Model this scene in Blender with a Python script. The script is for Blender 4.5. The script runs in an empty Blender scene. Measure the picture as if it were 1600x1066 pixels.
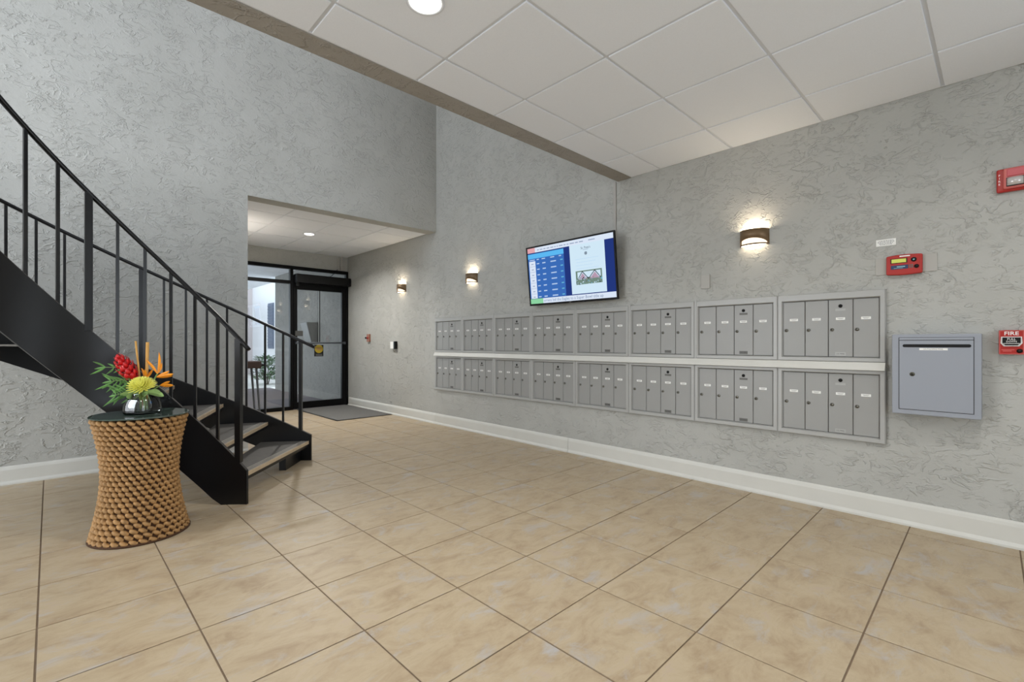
import bpy, bmesh, math, random
from mathutils import Vector, Matrix
random.seed(7)
SC = bpy.context.scene
COL = SC.collection
PI = math.pi

# ------------------------------------------------------------------ camera, world, lights, exposure
HEAD = math.radians(43.8)              # camera heading, clockwise from +Y (room axes: X to the mailbox wall, Y to the entrance)
EYE = 1.13
cam_d = bpy.data.cameras.new('camera')
cam_d.sensor_width = 36.0
cam_d.lens = 36.0 * 734.3 / 1600.0
cam_d.shift_y = 3.5 / 1600.0
cam_d.clip_start = 0.05
cam = bpy.data.objects.new('camera', cam_d)
cam.location = (0, 0, EYE)
cam.rotation_euler = (math.radians(90), 0, -HEAD)
COL.objects.link(cam)
SC.camera = cam
SC.view_settings.view_transform = 'Standard'
SC.view_settings.look = 'None'
SC.view_settings.gamma = 1.0
SC.view_settings.use_curve_mapping = False
SC.view_settings.exposure = -0.6

world = bpy.data.worlds.new('sky')
SC.world = world
world.use_nodes = True
wb = world.node_tree.nodes['Background']
wb.inputs[0].default_value = (0.84, 0.92, 1.0, 1)
wb.inputs[1].default_value = 4.6


def area(name, loc, rot, sx, sy, power, color, spread=180):
    d = bpy.data.lights.new(name, 'AREA')
    d.shape = 'RECTANGLE'
    d.size = sx
    d.size_y = sy
    d.energy = power
    d.color = color
    d.spread = math.radians(spread)
    o = bpy.data.objects.new(name, d)
    o.location = loc
    o.rotation_euler = rot
    COL.objects.link(o)
    return o


R90 = math.radians(90)
# daylight through the tall glazing at the left end of the stair hall (pointing +X)
area('daylight_left', (-3.9, 3.9, 2.45), (0, -R90, 0), 4.3, 2.6, 235, (0.94, 0.96, 1.0))
# daylight through the upper-floor window, over the balcony and on to the tall stair wall (pointing +Y)
area('daylight_upper', (-0.4, -2.85, 4.0), (R90, 0, 0), 3.4, 1.7, 218, (0.95, 0.96, 1.0))
# daylight through the glazed lobby front behind the camera (pointing +Y)
area('daylight_front', (-1.0, -2.9, 1.45), (R90, 0, 0), 3.6, 2.2, 13, (0.90, 0.95, 1.0))


# ------------------------------------------------------------------ materials
def lin(c):
    c = c / 255.0
    return c / 12.92 if c <= 0.04045 else ((c + 0.055) / 1.055) ** 2.4


def rgb(c):
    return (lin(c[0]), lin(c[1]), lin(c[2]), 1.0)


def new_mat(name):
    m = bpy.data.materials.new(name)
    m.use_nodes = True
    nt = m.node_tree
    return m, nt, nt.nodes['Principled BSDF']


def node(nt, typ, **kw):
    n = nt.nodes.new(typ)
    for k, v in kw.items():
        setattr(n, k, v)
    return n


def mat(name, col, rough=0.5, metal=0.0, spec=0.5, var=0.0, scale=20.0, bump=0.0, bscale=60.0, emit=0.0, coat=0.0):
    m, nt, b = new_mat(name)
    c = rgb(col)
    b.inputs['Base Color'].default_value = c
    b.inputs['Roughness'].default_value = rough
    b.inputs['Metallic'].default_value = metal
    b.inputs['Specular IOR Level'].default_value = spec
    b.inputs['Coat Weight'].default_value = coat
    tc = node(nt, 'ShaderNodeTexCoord')
    if var > 0:
        n = node(nt, 'ShaderNodeTexNoise')
        n.inputs['Scale'].default_value = scale
        n.inputs['Detail'].default_value = 4
        nt.links.new(tc.outputs['Object'], n.inputs['Vector'])
        r = node(nt, 'ShaderNodeValToRGB')
        r.color_ramp.elements[0].position = 0.3
        r.color_ramp.elements[1].position = 0.7
        r.color_ramp.elements[0].color = (c[0] * (1 - var), c[1] * (1 - var), c[2] * (1 - var), 1)
        r.color_ramp.elements[1].color = (min(1, c[0] * (1 + var)), min(1, c[1] * (1 + var)), min(1, c[2] * (1 + var)), 1)
        nt.links.new(n.outputs['Fac'], r.inputs[0])
        nt.links.new(r.outputs[0], b.inputs['Base Color'])
    if bump > 0:
        n2 = node(nt, 'ShaderNodeTexNoise')
        n2.inputs['Scale'].default_value = bscale
        n2.inputs['Detail'].default_value = 5
        nt.links.new(tc.outputs['Object'], n2.inputs['Vector'])
        bp = node(nt, 'ShaderNodeBump')
        bp.inputs['Strength'].default_value = bump
        bp.inputs['Distance'].default_value = 0.005
        nt.links.new(n2.outputs['Fac'], bp.inputs['Height'])
        nt.links.new(bp.outputs[0], b.inputs['Normal'])
    if emit > 0:
        b.inputs['Emission Color'].default_value = c
        b.inputs['Emission Strength'].default_value = emit
    return m


def stucco(name, col, fscale=5.4, strength=0.7):
    """Skip-trowel plaster: overlapping smears with one sharp broken edge each, plus fine grain."""
    m, nt, b = new_mat(name)
    c = rgb(col)
    b.inputs['Roughness'].default_value = 0.75
    b.inputs['Specular IOR Level'].default_value = 0.25
    L = nt.links.new
    tc = node(nt, 'ShaderNodeTexCoord')

    def noise(scale, detail, rough=0.5, dist=0.0):
        n = node(nt, 'ShaderNodeTexNoise')
        n.inputs['Scale'].default_value = scale
        n.inputs['Detail'].default_value = detail
        n.inputs['Roughness'].default_value = rough
        n.inputs['Distortion'].default_value = dist
        L(tc.outputs['Object'], n.inputs['Vector'])
        return n.outputs['Fac']

    def mth(op, a, bb=None, cc=None, clamp=False):
        n = node(nt, 'ShaderNodeMath', operation=op, use_clamp=clamp)
        for i, x in enumerate((a, bb, cc)):
            if x is None:
                continue
            if isinstance(x, (int, float)):
                n.inputs[i].default_value = x
            else:
                L(x, n.inputs[i])
        return n.outputs[0]

    mp = node(nt, 'ShaderNodeMapping')
    mp.inputs['Scale'].default_value = (1.0, 1.0, 1.7)
    L(tc.outputs['Object'], mp.inputs[0])

    def noise2(scale, detail, rough=0.5, dist=0.0):
        n = node(nt, 'ShaderNodeTexNoise')
        n.inputs['Scale'].default_value = scale
        n.inputs['Detail'].default_value = detail
        n.inputs['Roughness'].default_value = rough
        n.inputs['Distortion'].default_value = dist
        L(mp.outputs[0], n.inputs['Vector'])
        return n.outputs['Fac']

    def smear(scale, mult, off, mscale, lo):
        base = noise2(scale, 4.0, 0.58, 0.35)
        saw = mth('FRACT', mth('MULTIPLY_ADD', base, mult, off))
        r = node(nt, 'ShaderNodeValToRGB')          # slow rise of the smear, then its broken edge
        e = r.color_ramp.elements
        e[0].position, e[0].color = 0.0, (0, 0, 0, 1)
        e[1].position, e[1].color = 1.0, (0, 0, 0, 1)
        for p, v in ((0.62, 0.10), (0.88, 1.0), (0.92, 0.95)):
            q = e.new(p)
            q.color = (v, v, v, 1)
        L(saw, r.inputs[0])
        mask = noise(mscale, 2.0)
        mk = mth('MULTIPLY', mth('SUBTRACT', mask, lo), 7.0, clamp=True)
        return mth('MULTIPLY', r.outputs[0], mk)

    h1 = smear(fscale, 6.0, 0.0, fscale * 1.4, 0.41)
    h2 = smear(fscale * 1.5, 6.0, 0.37, fscale * 1.9, 0.46)
    grain = noise(45, 4.0, 0.6)
    low = noise(11, 3.0)
    h = mth('ADD', mth('MULTIPLY', h1, 1.0), mth('MULTIPLY', h2, 0.7))
    h = mth('ADD', h, mth('MULTIPLY', grain, 0.30))
    h = mth('ADD', h, mth('MULTIPLY', low, 0.35))
    bp = node(nt, 'ShaderNodeBump')
    bp.inputs['Strength'].default_value = strength
    bp.inputs['Distance'].default_value = 0.0075
    L(h, bp.inputs['Height'])
    L(bp.outputs[0], b.inputs['Normal'])
    v = noise(2.2, 3.0)
    r = node(nt, 'ShaderNodeValToRGB')
    r.color_ramp.elements[0].position = 0.35
    r.color_ramp.elements[1].position = 0.65
    r.color_ramp.elements[0].color = (c[0] * 0.96, c[1] * 0.96, c[2] * 0.955, 1)
    r.color_ramp.elements[1].color = (c[0] * 1.03, c[1] * 1.03, c[2] * 1.03, 1)
    L(v, r.inputs[0])
    L(r.outputs[0], b.inputs['Base Color'])
    return m


def tile_material():
    m, nt, b = new_mat('ceramic_tile')
    L = nt.links.new
    tc = node(nt, 'ShaderNodeTexCoord')
    oi = node(nt, 'ShaderNodeObjectInfo')
    mul = node(nt, 'ShaderNodeMath', operation='MULTIPLY')
    mul.inputs[1].default_value = 37.0
    L(oi.outputs['Random'], mul.inputs[0])
    add = node(nt, 'ShaderNodeVectorMath', operation='ADD')
    L(tc.outputs['Object'], add.inputs[0])
    L(mul.outputs[0], add.inputs[1])

    def noise(sx, sy, scale, detail, dist=0.0, rot=0.0, rough=0.55):
        mp = node(nt, 'ShaderNodeMapping')
        mp.inputs['Scale'].default_value = (sx, sy, 1)
        mp.inputs['Rotation'].default_value = (0, 0, rot)
        L(add.outputs[0], mp.inputs[0])
        n = node(nt, 'ShaderNodeTexNoise')
        n.inputs['Scale'].default_value = scale
        n.inputs['Detail'].default_value = detail
        n.inputs['Roughness'].default_value = rough
        n.inputs['Distortion'].default_value = dist
        L(mp.outputs[0], n.inputs['Vector'])
        return n.outputs['Fac']

    def ramp(f, stops):
        r = node(nt, 'ShaderNodeValToRGB')
        e = r.color_ramp.elements
        while len(e) < len(stops):
            e.new(0.5)
        for i, (p, c) in enumerate(stops):
            e[i].position = p
            e[i].color = rgb(c)
        L(f, r.inputs[0])
        return r.outputs[0]

    a = ramp(noise(1, 1.7, 5.6, 10, 0.5, 0.35, 0.70), [(0.30, (158, 137, 110)), (0.45, (174, 155, 127)), (0.58, (183, 166, 138)), (0.72, (181, 162, 145))])
    f2 = noise(1, 1.6, 5.0, 10, 0.6, 0.35, 0.68)
    r2 = node(nt, 'ShaderNodeValToRGB')
    r2.color_ramp.elements[0].position = 0.54
    r2.color_ramp.elements[1].position = 0.74
    L(f2, r2.inputs[0])
    mx = node(nt, 'ShaderNodeMix', data_type='RGBA')
    sc_ = node(nt, 'ShaderNodeMath', operation='MULTIPLY')
    sc_.inputs[1].default_value = 0.9
    L(r2.outputs[0], sc_.inputs[0])
    L(sc_.outputs[0], mx.inputs[0])
    L(a, mx.inputs[6])
    mx.inputs[7].default_value = rgb((176, 175, 176))
    # darker streaks
    f3 = noise(1, 4.0, 8.0, 8, 0.3, 0.35, 0.68)
    r3 = node(nt, 'ShaderNodeValToRGB')
    r3.color_ramp.elements[0].position = 0.56
    r3.color_ramp.elements[1].position = 0.78
    L(f3, r3.inputs[0])
    s3 = node(nt, 'ShaderNodeMath', operation='MULTIPLY')
    s3.inputs[1].default_value = 0.5
    L(r3.outputs[0], s3.inputs[0])
    mx2 = node(nt, 'ShaderNodeMix', data_type='RGBA')
    L(s3.outputs[0], mx2.inputs[0])
    L(mx.outputs[2], mx2.inputs[6])
    mx2.inputs[7].default_value = rgb((150, 129, 103))
    L(mx2.outputs[2], b.inputs['Base Color'])
    b.inputs['Roughness'].default_value = 0.42
    b.inputs['Specular IOR Level'].default_value = 0.42
    bp = node(nt, 'ShaderNodeBump')
    bp.inputs['Strength'].default_value = 0.12
    bp.inputs['Distance'].default_value = 0.004
    L(f3, bp.inputs['Height'])
    L(bp.outputs[0], b.inputs['Normal'])
    return m


def pane_material(name, tint=(1, 1, 1), refl=0.09):
    """thin clear glazing: mostly lets light straight through, with a mirror share"""
    m = bpy.data.materials.new(name)
    m.use_nodes = True
    nt = m.node_tree
    nt.nodes.clear()
    L = nt.links.new
    out = node(nt, 'ShaderNodeOutputMaterial')
    t = node(nt, 'ShaderNodeBsdfTransparent')
    t.inputs[0].default_value = (*tint, 1)
    g = node(nt, 'ShaderNodeBsdfGlossy')
    g.inputs['Roughness'].default_value = 0.02
    fr = node(nt, 'ShaderNodeFresnel')
    fr.inputs[0].default_value = 1.45
    ad = node(nt, 'ShaderNodeMath', operation='ADD', use_clamp=True)
    ad.inputs[1].default_value = refl
    L(fr.outputs[0], ad.inputs[0])
    mx = node(nt, 'ShaderNodeMixShader')
    L(ad.outputs[0], mx.inputs[0])
    L(t.outputs[0], mx.inputs[1])
    L(g.outputs[0], mx.inputs[2])
    L(mx.outputs[0], out.inputs[0])
    return m


def emission(name, col, strength):
    m = bpy.data.materials.new(name)
    m.use_nodes = True
    nt = m.node_tree
    nt.nodes.clear()
    out = node(nt, 'ShaderNodeOutputMaterial')
    e = node(nt, 'ShaderNodeEmission')
    e.inputs[0].default_value = rgb(col)
    e.inputs[1].default_value = strength
    nt.links.new(e.outputs[0], out.inputs[0])
    return m


M = {}
M['wall'] = stucco('grey_stucco', (179, 179, 174))
M['beam'] = stucco('dark_beam_stucco', (158, 153, 145))  # same stucco as the walls, toned darker and browner
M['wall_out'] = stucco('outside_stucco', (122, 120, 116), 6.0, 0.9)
M['white_wall'] = mat('white_stucco', (222, 223, 226), 0.8, bump=0.2)
M['pillar'] = mat('pale_pink_render', (196, 186, 186), 0.8, bump=0.2)
M['panel'] = mat('ceiling_panel', (236, 240, 246), 0.85, spec=0.2, var=0.015, scale=160, bump=0.12, bscale=350)
M['grid'] = mat('ceiling_grid', (218, 222, 228), 0.55)
M['tile'] = tile_material()
M['grout'] = mat('grout', (128, 110, 90), 0.9, var=0.1)
M['base'] = mat('white_baseboard', (209, 208, 201), 0.45, var=0.02, scale=6)
M['black'] = mat('black_paint', (5, 5, 7), 0.3, spec=0.45, bump=0.06, bscale=9)
M['black_matt'] = mat('black_plastic', (7, 7, 7), 0.5, spec=0.3)
M['black_frame'] = mat('black_anodised', (5, 5, 6), 0.4, spec=0.18)
M['void'] = mat('dark_recess', (112, 111, 108), 0.9)
M['worn_edge'] = mat('worn_black_edge', (62, 59, 56), 0.45, var=0.25, scale=20)
M['tread'] = mat('grey_rubber_tread', (92, 88, 82), 0.7, var=0.1, scale=30, bump=0.2, bscale=120)
M['nosing'] = mat('tan_nosing', (204, 182, 152), 0.55, var=0.08)
M['grip'] = mat('light_grip', (164, 158, 148), 0.6)
M['mail'] = mat('aluminium_grey', (153, 153, 150), 0.38, metal=0.0, spec=0.5, var=0.02, scale=3)
M['mail_trim'] = mat('aluminium_trim', (170, 170, 167), 0.35, spec=0.55)
M['label'] = mat('white_label', (240, 240, 236), 0.5)
M['ink'] = mat('grey_ink', (110, 110, 110), 0.6)
M['dark_ink'] = mat('dark_ink', (40, 40, 42), 0.6)
M['lock'] = mat('lock_metal', (128, 126, 118), 0.3, metal=0.9)
M['lock_dark'] = mat('lock_bronze', (92, 92, 76), 0.35, metal=0.7)
M['plate'] = mat('grey_plate', (98, 97, 93), 0.45)
M['dark_plate'] = mat('dark_grey_plate', (66, 66, 64), 0.5)
M['bluegrey'] = mat('blue_grey_enamel', (150, 155, 164), 0.42)
M['red'] = mat('red_plastic', (172, 38, 31), 0.35)
M['red_lens'] = mat('pink_lens', (196, 84, 92), 0.25)
M['red_trim'] = mat('pale_red_trim', (205, 105, 100), 0.35)
M['clear_lens'] = mat('clear_lens', (205, 200, 198), 0.12, metal=0.3)
M['white'] = mat('white_print', (242, 240, 238), 0.5)
M['lcd'] = mat('lcd_panel', (205, 208, 96), 0.3, emit=0.15)
M['navy'] = mat('navy_label', (34, 54, 92), 0.4)
M['skyblue'] = mat('light_blue_key', (150, 196, 208), 0.4)
M['bronze'] = mat('bronze_sconce', (120, 98, 72), 0.42, metal=0.35)
M['beige_plate'] = mat('grey_cover_plate', (174, 172, 166), 0.55)
M['conduit'] = mat('grey_conduit', (172, 169, 163), 0.5)
M['glass'] = pane_material('clear_glazing', (0.93, 0.96, 0.97), 0.05)
M['rope'] = mat('sea_grass_rope', (166, 127, 79), 0.65, var=0.26, scale=38, bump=0.4, bscale=260)
M['rope_dark'] = mat('weave_shade_brown', (70, 44, 22), 0.9)  # shade between the plaits painted in as a dark core; also the rim
M['tint_glass'] = mat('dark_green_glass', (62, 76, 68), 0.05, spec=0.9, var=0.3, scale=14)
M['mat_grey'] = mat('charcoal_mat', (104, 103, 100), 0.95, var=0.12, scale=140, bump=0.5, bscale=240)
M['walk'] = mat('dark_walk_carpet', (112, 104, 108), 0.95, var=0.1, scale=40)
M['concrete'] = mat('pale_concrete', (214, 212, 208), 0.85, var=0.05)
M['leaf'] = mat('leaf_green', (92, 138, 66), 0.5, var=0.25, scale=25)
M['leaf2'] = mat('pale_leaf_green', (150, 182, 112), 0.5, var=0.15, scale=25)
M['bush'] = mat('bush_green', (70, 104, 66), 0.6, var=0.35, scale=14)
M['stem'] = mat('stem_green', (108, 136, 70), 0.5)
M['ginger'] = mat('red_bract', (206, 26, 30), 0.4, var=0.2, scale=30)
M['mum'] = mat('yellow_petal', (255, 250, 132), 0.5, var=0.12, scale=40)
M['bird'] = mat('orange_petal', (250, 150, 26), 0.45, var=0.22, scale=18)
M['reed'] = mat('tan_reed', (212, 160, 84), 0.5, var=0.12, scale=20)
M['brown'] = mat('dark_brown_wood', (48, 33, 27), 0.4, var=0.2, scale=8)
M['steel'] = mat('grey_steel', (84, 88, 94), 0.4, metal=0.2)
M['dispenser'] = mat('grey_dispenser', (78, 78, 78), 0.35, metal=0.2)
M['yellow'] = mat('yellow_sticker', (160, 138, 30), 0.4)
M['shutter'] = mat('slate_shutter', (92, 106, 128), 0.5)
M['orange_red'] = mat('faded_red_plastic', (150, 96, 74), 0.5)
M['lamp_disc'] = emission('downlight_diffuser', (255, 250, 240), 9.0)
M['sconce_up'] = emission('sconce_up_diffuser', (255, 234, 204), 82.0)
M['sconce_up_strong'] = emission('sconce_strong_up_diffuser', (255, 240, 222), 330.0)
M['sconce_down'] = emission('sconce_down_diffuser', (255, 234, 204), 16.0)
M['sconce_glass'] = emission('sconce_lamp_glass', (255, 238, 212), 2.4)


M['vase'] = pane_material('vase_glass', (0.95, 0.97, 0.97), 0.03)


# ------------------------------------------------------------------ mesh building
class MB:
    def __init__(self):
        self.v, self.f, self.mi, self.sm = [], [], [], []
        self.cur = 0
        self.smooth = False

    def add(self, verts, faces):
        o = len(self.v)
        self.v.extend([tuple(p) for p in verts])
        for fc in faces:
            self.f.append([i + o for i in fc])
            self.mi.append(self.cur)
            self.sm.append(self.smooth)

    def box(self, x0, x1, y0, y1, z0, z1):
        x0, x1 = min(x0, x1), max(x0, x1)
        y0, y1 = min(y0, y1), max(y0, y1)
        z0, z1 = min(z0, z1), max(z0, z1)
        self.add([(x0, y0, z0), (x1, y0, z0), (x1, y1, z0), (x0, y1, z0), (x0, y0, z1), (x1, y0, z1), (x1, y1, z1), (x0, y1, z1)],
                 [(3, 2, 1, 0), (4, 5, 6, 7), (0, 1, 5, 4), (1, 2, 6, 5), (2, 3, 7, 6), (3, 0, 4, 7)])
        return self

    def obox(self, c, ax, ay, az):
        """box centred on c with half-axis vectors"""
        c, ax, ay, az = map(Vector, (c, ax, ay, az))
        vs = [c + ax * i + ay * j + az * k for k in (-1, 1) for (i, j) in ((-1, -1), (1, -1), (1, 1), (-1, 1))]
        self.add(vs, [(3, 2, 1, 0), (4, 5, 6, 7), (0, 1, 5, 4), (1, 2, 6, 5), (2, 3, 7, 6), (3, 0, 4, 7)])
        return self

    def prism(self, poly, ext):
        n = len(poly)
        e = Vector(ext)
        a = [Vector(p) for p in poly]
        self.add(a + [p + e for p in a], [tuple(range(n))[::-1], tuple(range(n, 2 * n))] + [(i, (i + 1) % n, n + (i + 1) % n, n + i) for i in range(n)])
        return self

    def tube(self, pts, r, n=8, cap=True, flat=None, up=None):
        """tube along points; r number or list; flat=(a,b) gives an elliptic/rect section scale"""
        pts = [Vector(p) for p in pts]
        N = len(pts)
        rs = r if isinstance(r, (list, tuple)) else [r] * N
        vs = []
        prev = None
        for i, p in enumerate(pts):
            t = (pts[min(i + 1, N - 1)] - pts[max(i - 1, 0)]).normalized()
            if prev is None:
                ref = Vector(up) if up else (Vector((0, 0, 1)) if abs(t.z) < 0.9 else Vector((1, 0, 0)))
            else:
                ref = prev
            if up:
                ref = Vector(up)
            s = t.cross(ref)
            s.normalize()
            u = s.cross(t)
            u.normalize()
            prev = u
            fa, fb = flat if flat else (1, 1)
            for k in range(n):
                a = 2 * PI * k / n + (PI / n if n == 4 else 0)
                vs.append(p + s * math.cos(a) * rs[i] * fa + u * math.sin(a) * rs[i] * fb)
        fs = []
        for i in range(N - 1):
            for k in range(n):
                a, b = i * n + k, i * n + (k + 1) % n
                fs.append((a, b, b + n, a + n))
        if cap:
            fs.append(tuple(range(n))[::-1])
            fs.append(tuple(range((N - 1) * n, N * n)))
        self.add(vs, fs)
        return self

    def cyl(self, p0, p1, r0, r1=None, n=16):
        return self.tube([p0, p1], [r0, r0 if r1 is None else r1], n)

    def lathe(self, c, prof, n=32, cap0=True, cap1=True):
        vs, fs = [], []
        for (r, z) in prof:
            for k in range(n):
                a = 2 * PI * k / n
                vs.append((c[0] + r * math.cos(a), c[1] + r * math.sin(a), c[2] + z))
        m = len(prof)
        for i in range(m - 1):
            for k in range(n):
                a, b = i * n + k, i * n + (k + 1) % n
                fs.append((a, b, b + n, a + n))
        if cap0:
            fs.append(tuple(range(n))[::-1])
        if cap1:
            fs.append(tuple(range((m - 1) * n, m * n)))
        self.add(vs, fs)
        return self

    def sphere(self, c, rx, ry, rz, nu=12, nv=8):
        vs, fs = [], []
        for j in range(nv + 1):
            t = PI * j / nv
            for i in range(nu):
                p = 2 * PI * i / nu
                vs.append((c[0] + rx * math.sin(t) * math.cos(p), c[1] + ry * math.sin(t) * math.sin(p), c[2] - rz * math.cos(t)))
        for j in range(nv):
            for i in range(nu):
                a, b = j * nu + i, j * nu + (i + 1) % nu
                fs.append((a, b, b + nu, a + nu))
        self.add(vs, fs)
        return self

    def leaf(self, p0, p1, w, droop=0.0, n=6, side=None, thick=0.0012):
        """pointed blade with a crease and a little thickness from p0 to p1"""
        p0, p1 = Vector(p0), Vector(p1)
        t = (p1 - p0)
        ln = t.length
        t.normalize()
        s = t.cross(Vector(side) if side else Vector((0, 0, 1)))
        if s.length < 1e-3:
            s = Vector((1, 0, 0))
        s.normalize()
        nrm = s.cross(t)
        vs = []
        for i in range(n + 1):
            q = i / n
            c = p0 + t * ln * q + nrm * (droop * math.sin(PI * q)) * ln
            ww = w * 0.5 * (math.sin(PI * min(1, q * 0.93 + 0.04)) ** 0.8 + 0.02)
            vs += [c - s * ww + nrm * ww * 0.3, c - nrm * thick, c + s * ww + nrm * ww * 0.3, c + nrm * thick]
        fs = []
        for i in range(n):
            for k in range(4):
                a, b = i * 4 + k, i * 4 + (k + 1) % 4
                fs.append((a, b, b + 4, a + 4))
        fs += [(3, 2, 1, 0), tuple(range(n * 4, n * 4 + 4))]
        self.add(vs, fs)
        return self

    def ring(self, y0, y1, z0, z1, prof):
        """mitred rectangular moulding on a wall facing -X; prof = [(inset, x)]"""
        vs = []
        for (i, x) in prof:
            ii = i if isinstance(i, (tuple, list)) else (i, i, i, i)      # (y0 side, y1 side, z0 side, z1 side)
            vs += [(x, y0 + ii[0], z0 + ii[2]), (x, y1 - ii[1], z0 + ii[2]), (x, y1 - ii[1], z1 - ii[3]), (x, y0 + ii[0], z1 - ii[3])]
        fs = []
        for j in range(len(prof) - 1):
            for k in range(4):
                a, b = j * 4 + k, j * 4 + (k + 1) % 4
                fs.append((a, a + 4, b + 4, b))
        self.add(vs, fs)
        return self

    def text(self, s, org, right, up, size, align='CENTER', stretch=1.0, bold=0.0):
        cu = bpy.data.curves.new('txt', 'FONT')
        cu.body = s
        cu.align_x = align
        cu.align_y = 'CENTER'
        cu.resolution_u = 2
        cu.offset = bold
        o = bpy.data.objects.new('txt', cu)
        COL.objects.link(o)
        dg = bpy.context.evaluated_depsgraph_get()
        me = o.evaluated_get(dg).to_mesh()
        R, U, O = Vector(right), Vector(up), Vector(org)
        vs = [O + R * v.co.x * size * stretch + U * v.co.y * size for v in me.vertices]
        fs = [tuple(p.vertices) for p in me.polygons]
        o.evaluated_get(dg).to_mesh_clear()
        bpy.data.objects.remove(o)
        bpy.data.curves.remove(cu)
        self.add(vs, fs)
        return self

    def build(self, name, mats, parent=None, bevel=0.0, seg=2, angle=35, origin=None):
        """link as ONE mesh object; vertices are given in room coordinates"""
        off = world_loc(parent) if parent else Vector((0, 0, 0))
        loc = Vector(origin) if origin else off
        me = bpy.data.meshes.new(name)
        me.from_pydata([tuple(Vector(p) - loc) for p in self.v], [], self.f)
        mats = mats if isinstance(mats, (list, tuple)) else [mats]
        for m in mats:
            me.materials.append(m)
        for p, mi, sm in zip(me.polygons, self.mi, self.sm):
            p.material_index = mi
            p.use_smooth = sm
        bm = bmesh.new()
        bm.from_mesh(me)
        if bevel > 0:
            bmesh.ops.remove_doubles(bm, verts=bm.verts, dist=1e-6)
            bm.normal_update()
            es = [e for e in bm.edges if len(e.link_faces) == 2 and e.calc_face_angle(0) > math.radians(angle)]
            bmesh.ops.bevel(bm, geom=es, offset=bevel, segments=seg, affect='EDGES', profile=0.5, clamp_overlap=True)
        bm.to_mesh(me)
        bm.free()
        me.update()
        o = bpy.data.objects.new(name, me)
        COL.objects.link(o)
        if parent:
            o.parent = parent
            o.location = loc - off
        else:
            o.location = loc
        return o


def world_loc(o):
    p = Vector((0, 0, 0))
    while o:
        p = p + o.location
        o = o.parent
    return p


def tag(o, label=None, cat=None, group=None, kind=None):
    if label:
        o['label'] = label
    if cat:
        o['category'] = cat
    if group:
        o['group'] = group
    if kind:
        o['kind'] = kind
    return o


def thing(name, label, cat, loc, group=None):
    o = bpy.data.objects.new(name, None)
    o.empty_display_size = 0.1
    o.location = loc
    COL.objects.link(o)
    return tag(o, label, cat, group)


def struct(o, label=None, cat='structure'):
    o['kind'] = 'structure'
    if label:
        o['label'] = label
    o['category'] = cat
    return o


def copy_tree(o, parent=None):
    c = o.copy()
    COL.objects.link(c)
    if parent:
        c.parent = parent
    for ch in list(o.children):
        copy_tree(ch, c)
    return c


# ------------------------------------------------------------------ room shell
WX = 3.80          # mailbox wall
WY = 5.50          # stair hall wall
AX = 1.417         # left edge of the entrance recess
DY = 8.33          # door plane
CZ = 2.66          # suspended ceiling
BY0, BY1 = 2.372, 2.515   # ceiling edge beam
TOP = 5.2
LX, FY = -4.0, -3.0       # far left and front ends of the lobby

b = MB().box(LX, WX + .2, FY, WY, -.12, -.004)
b.box(AX - .2, WX + .2, WY, DY + .05, -.12, -.004)
floor = struct(b.build('floor', M['grout']), 'beige ceramic tile floor with brown grout', 'floor')

# tiles: the grid sits 0.7 degrees off the room axes
PITCH = 0.45984
GAP = 0.0062
ROT = math.radians(0.703)
cr, sr = math.cos(ROT), math.sin(ROT)
X0, Y0 = -0.0806 * PITCH, 0.7521 * PITCH


def t2r(x, y):
    return (x * cr - y * sr, x * sr + y * cr)


def clip(poly, ax, lim, keep_less):
    out = []
    for i in range(len(poly)):
        p, q = poly[i], poly[(i + 1) % len(poly)]
        ip = (p[ax] <= lim) == keep_less or p[ax] == lim
        iq = (q[ax] <= lim) == keep_less or q[ax] == lim
        if ip:
            out.append(p)
        if ip != iq:
            t = (lim - p[ax]) / (q[ax] - p[ax])
            out.append((p[0] + (q[0] - p[0]) * t, p[1] + (q[1] - p[1]) * t))
    return out


def clip_rect(poly, x0, x1, y0, y1):
    for ax, lim, less in ((0, x0, False), (0, x1, True), (1, y0, False), (1, y1, True)):
        poly = clip(poly, ax, lim, less)
        if len(poly) < 3:
            return []
    return poly


field = MB()
full_mesh = None
for i in range(-10, 10):
    for j in range(-9, 19):
        x, y = (i) * PITCH + X0, (j) * PITCH + Y0
        g = GAP / 2
        quad = [t2r(x + g, y + g), t2r(x + PITCH - g, y + g), t2r(x + PITCH - g, y + PITCH - g), t2r(x + g, y + PITCH - g)]
        polys = [clip_rect(quad, AX, WX - .001, FY + .001, DY - .04), clip_rect(quad, LX + .001, AX, FY + .001, WY - .001)]
        polys = [p for p in polys if p]
        if not polys:
            continue
        cx, cy = t2r(x + PITCH / 2, y + PITCH / 2)
        whole = (len(polys) == 1 and len(polys[0]) == 4 and all(abs(a[0] - c[0]) < 1e-6 and abs(a[1] - c[1]) < 1e-6 for a, c in zip(polys[0], quad)))
        near = cx > -0.25 - 0.06 * cy - 0.3 and cx + cy > 1.0 and cy > -0.35
        if not near:
            for p in polys:
                field.prism([(q[0], q[1], -.004) for q in p], (0, 0, .004))
            continue
        if whole and full_mesh:
            o = bpy.data.objects.new('tile', full_mesh)
            COL.objects.link(o)
            o.parent = floor
            o.location = (cx, cy, 0)
        else:
            tb = MB()
            for p in polys:
                tb.prism([(q[0], q[1], -.004) for q in p], (0, 0, .004))
            o = tb.build('tile', M['tile'], floor, bevel=.0012 if whole else 0, seg=1, origin=(cx, cy, 0))
            if whole:
                full_mesh = o.data
tag(field.build('tile_field', M['tile'], floor), kind='stuff')

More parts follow.
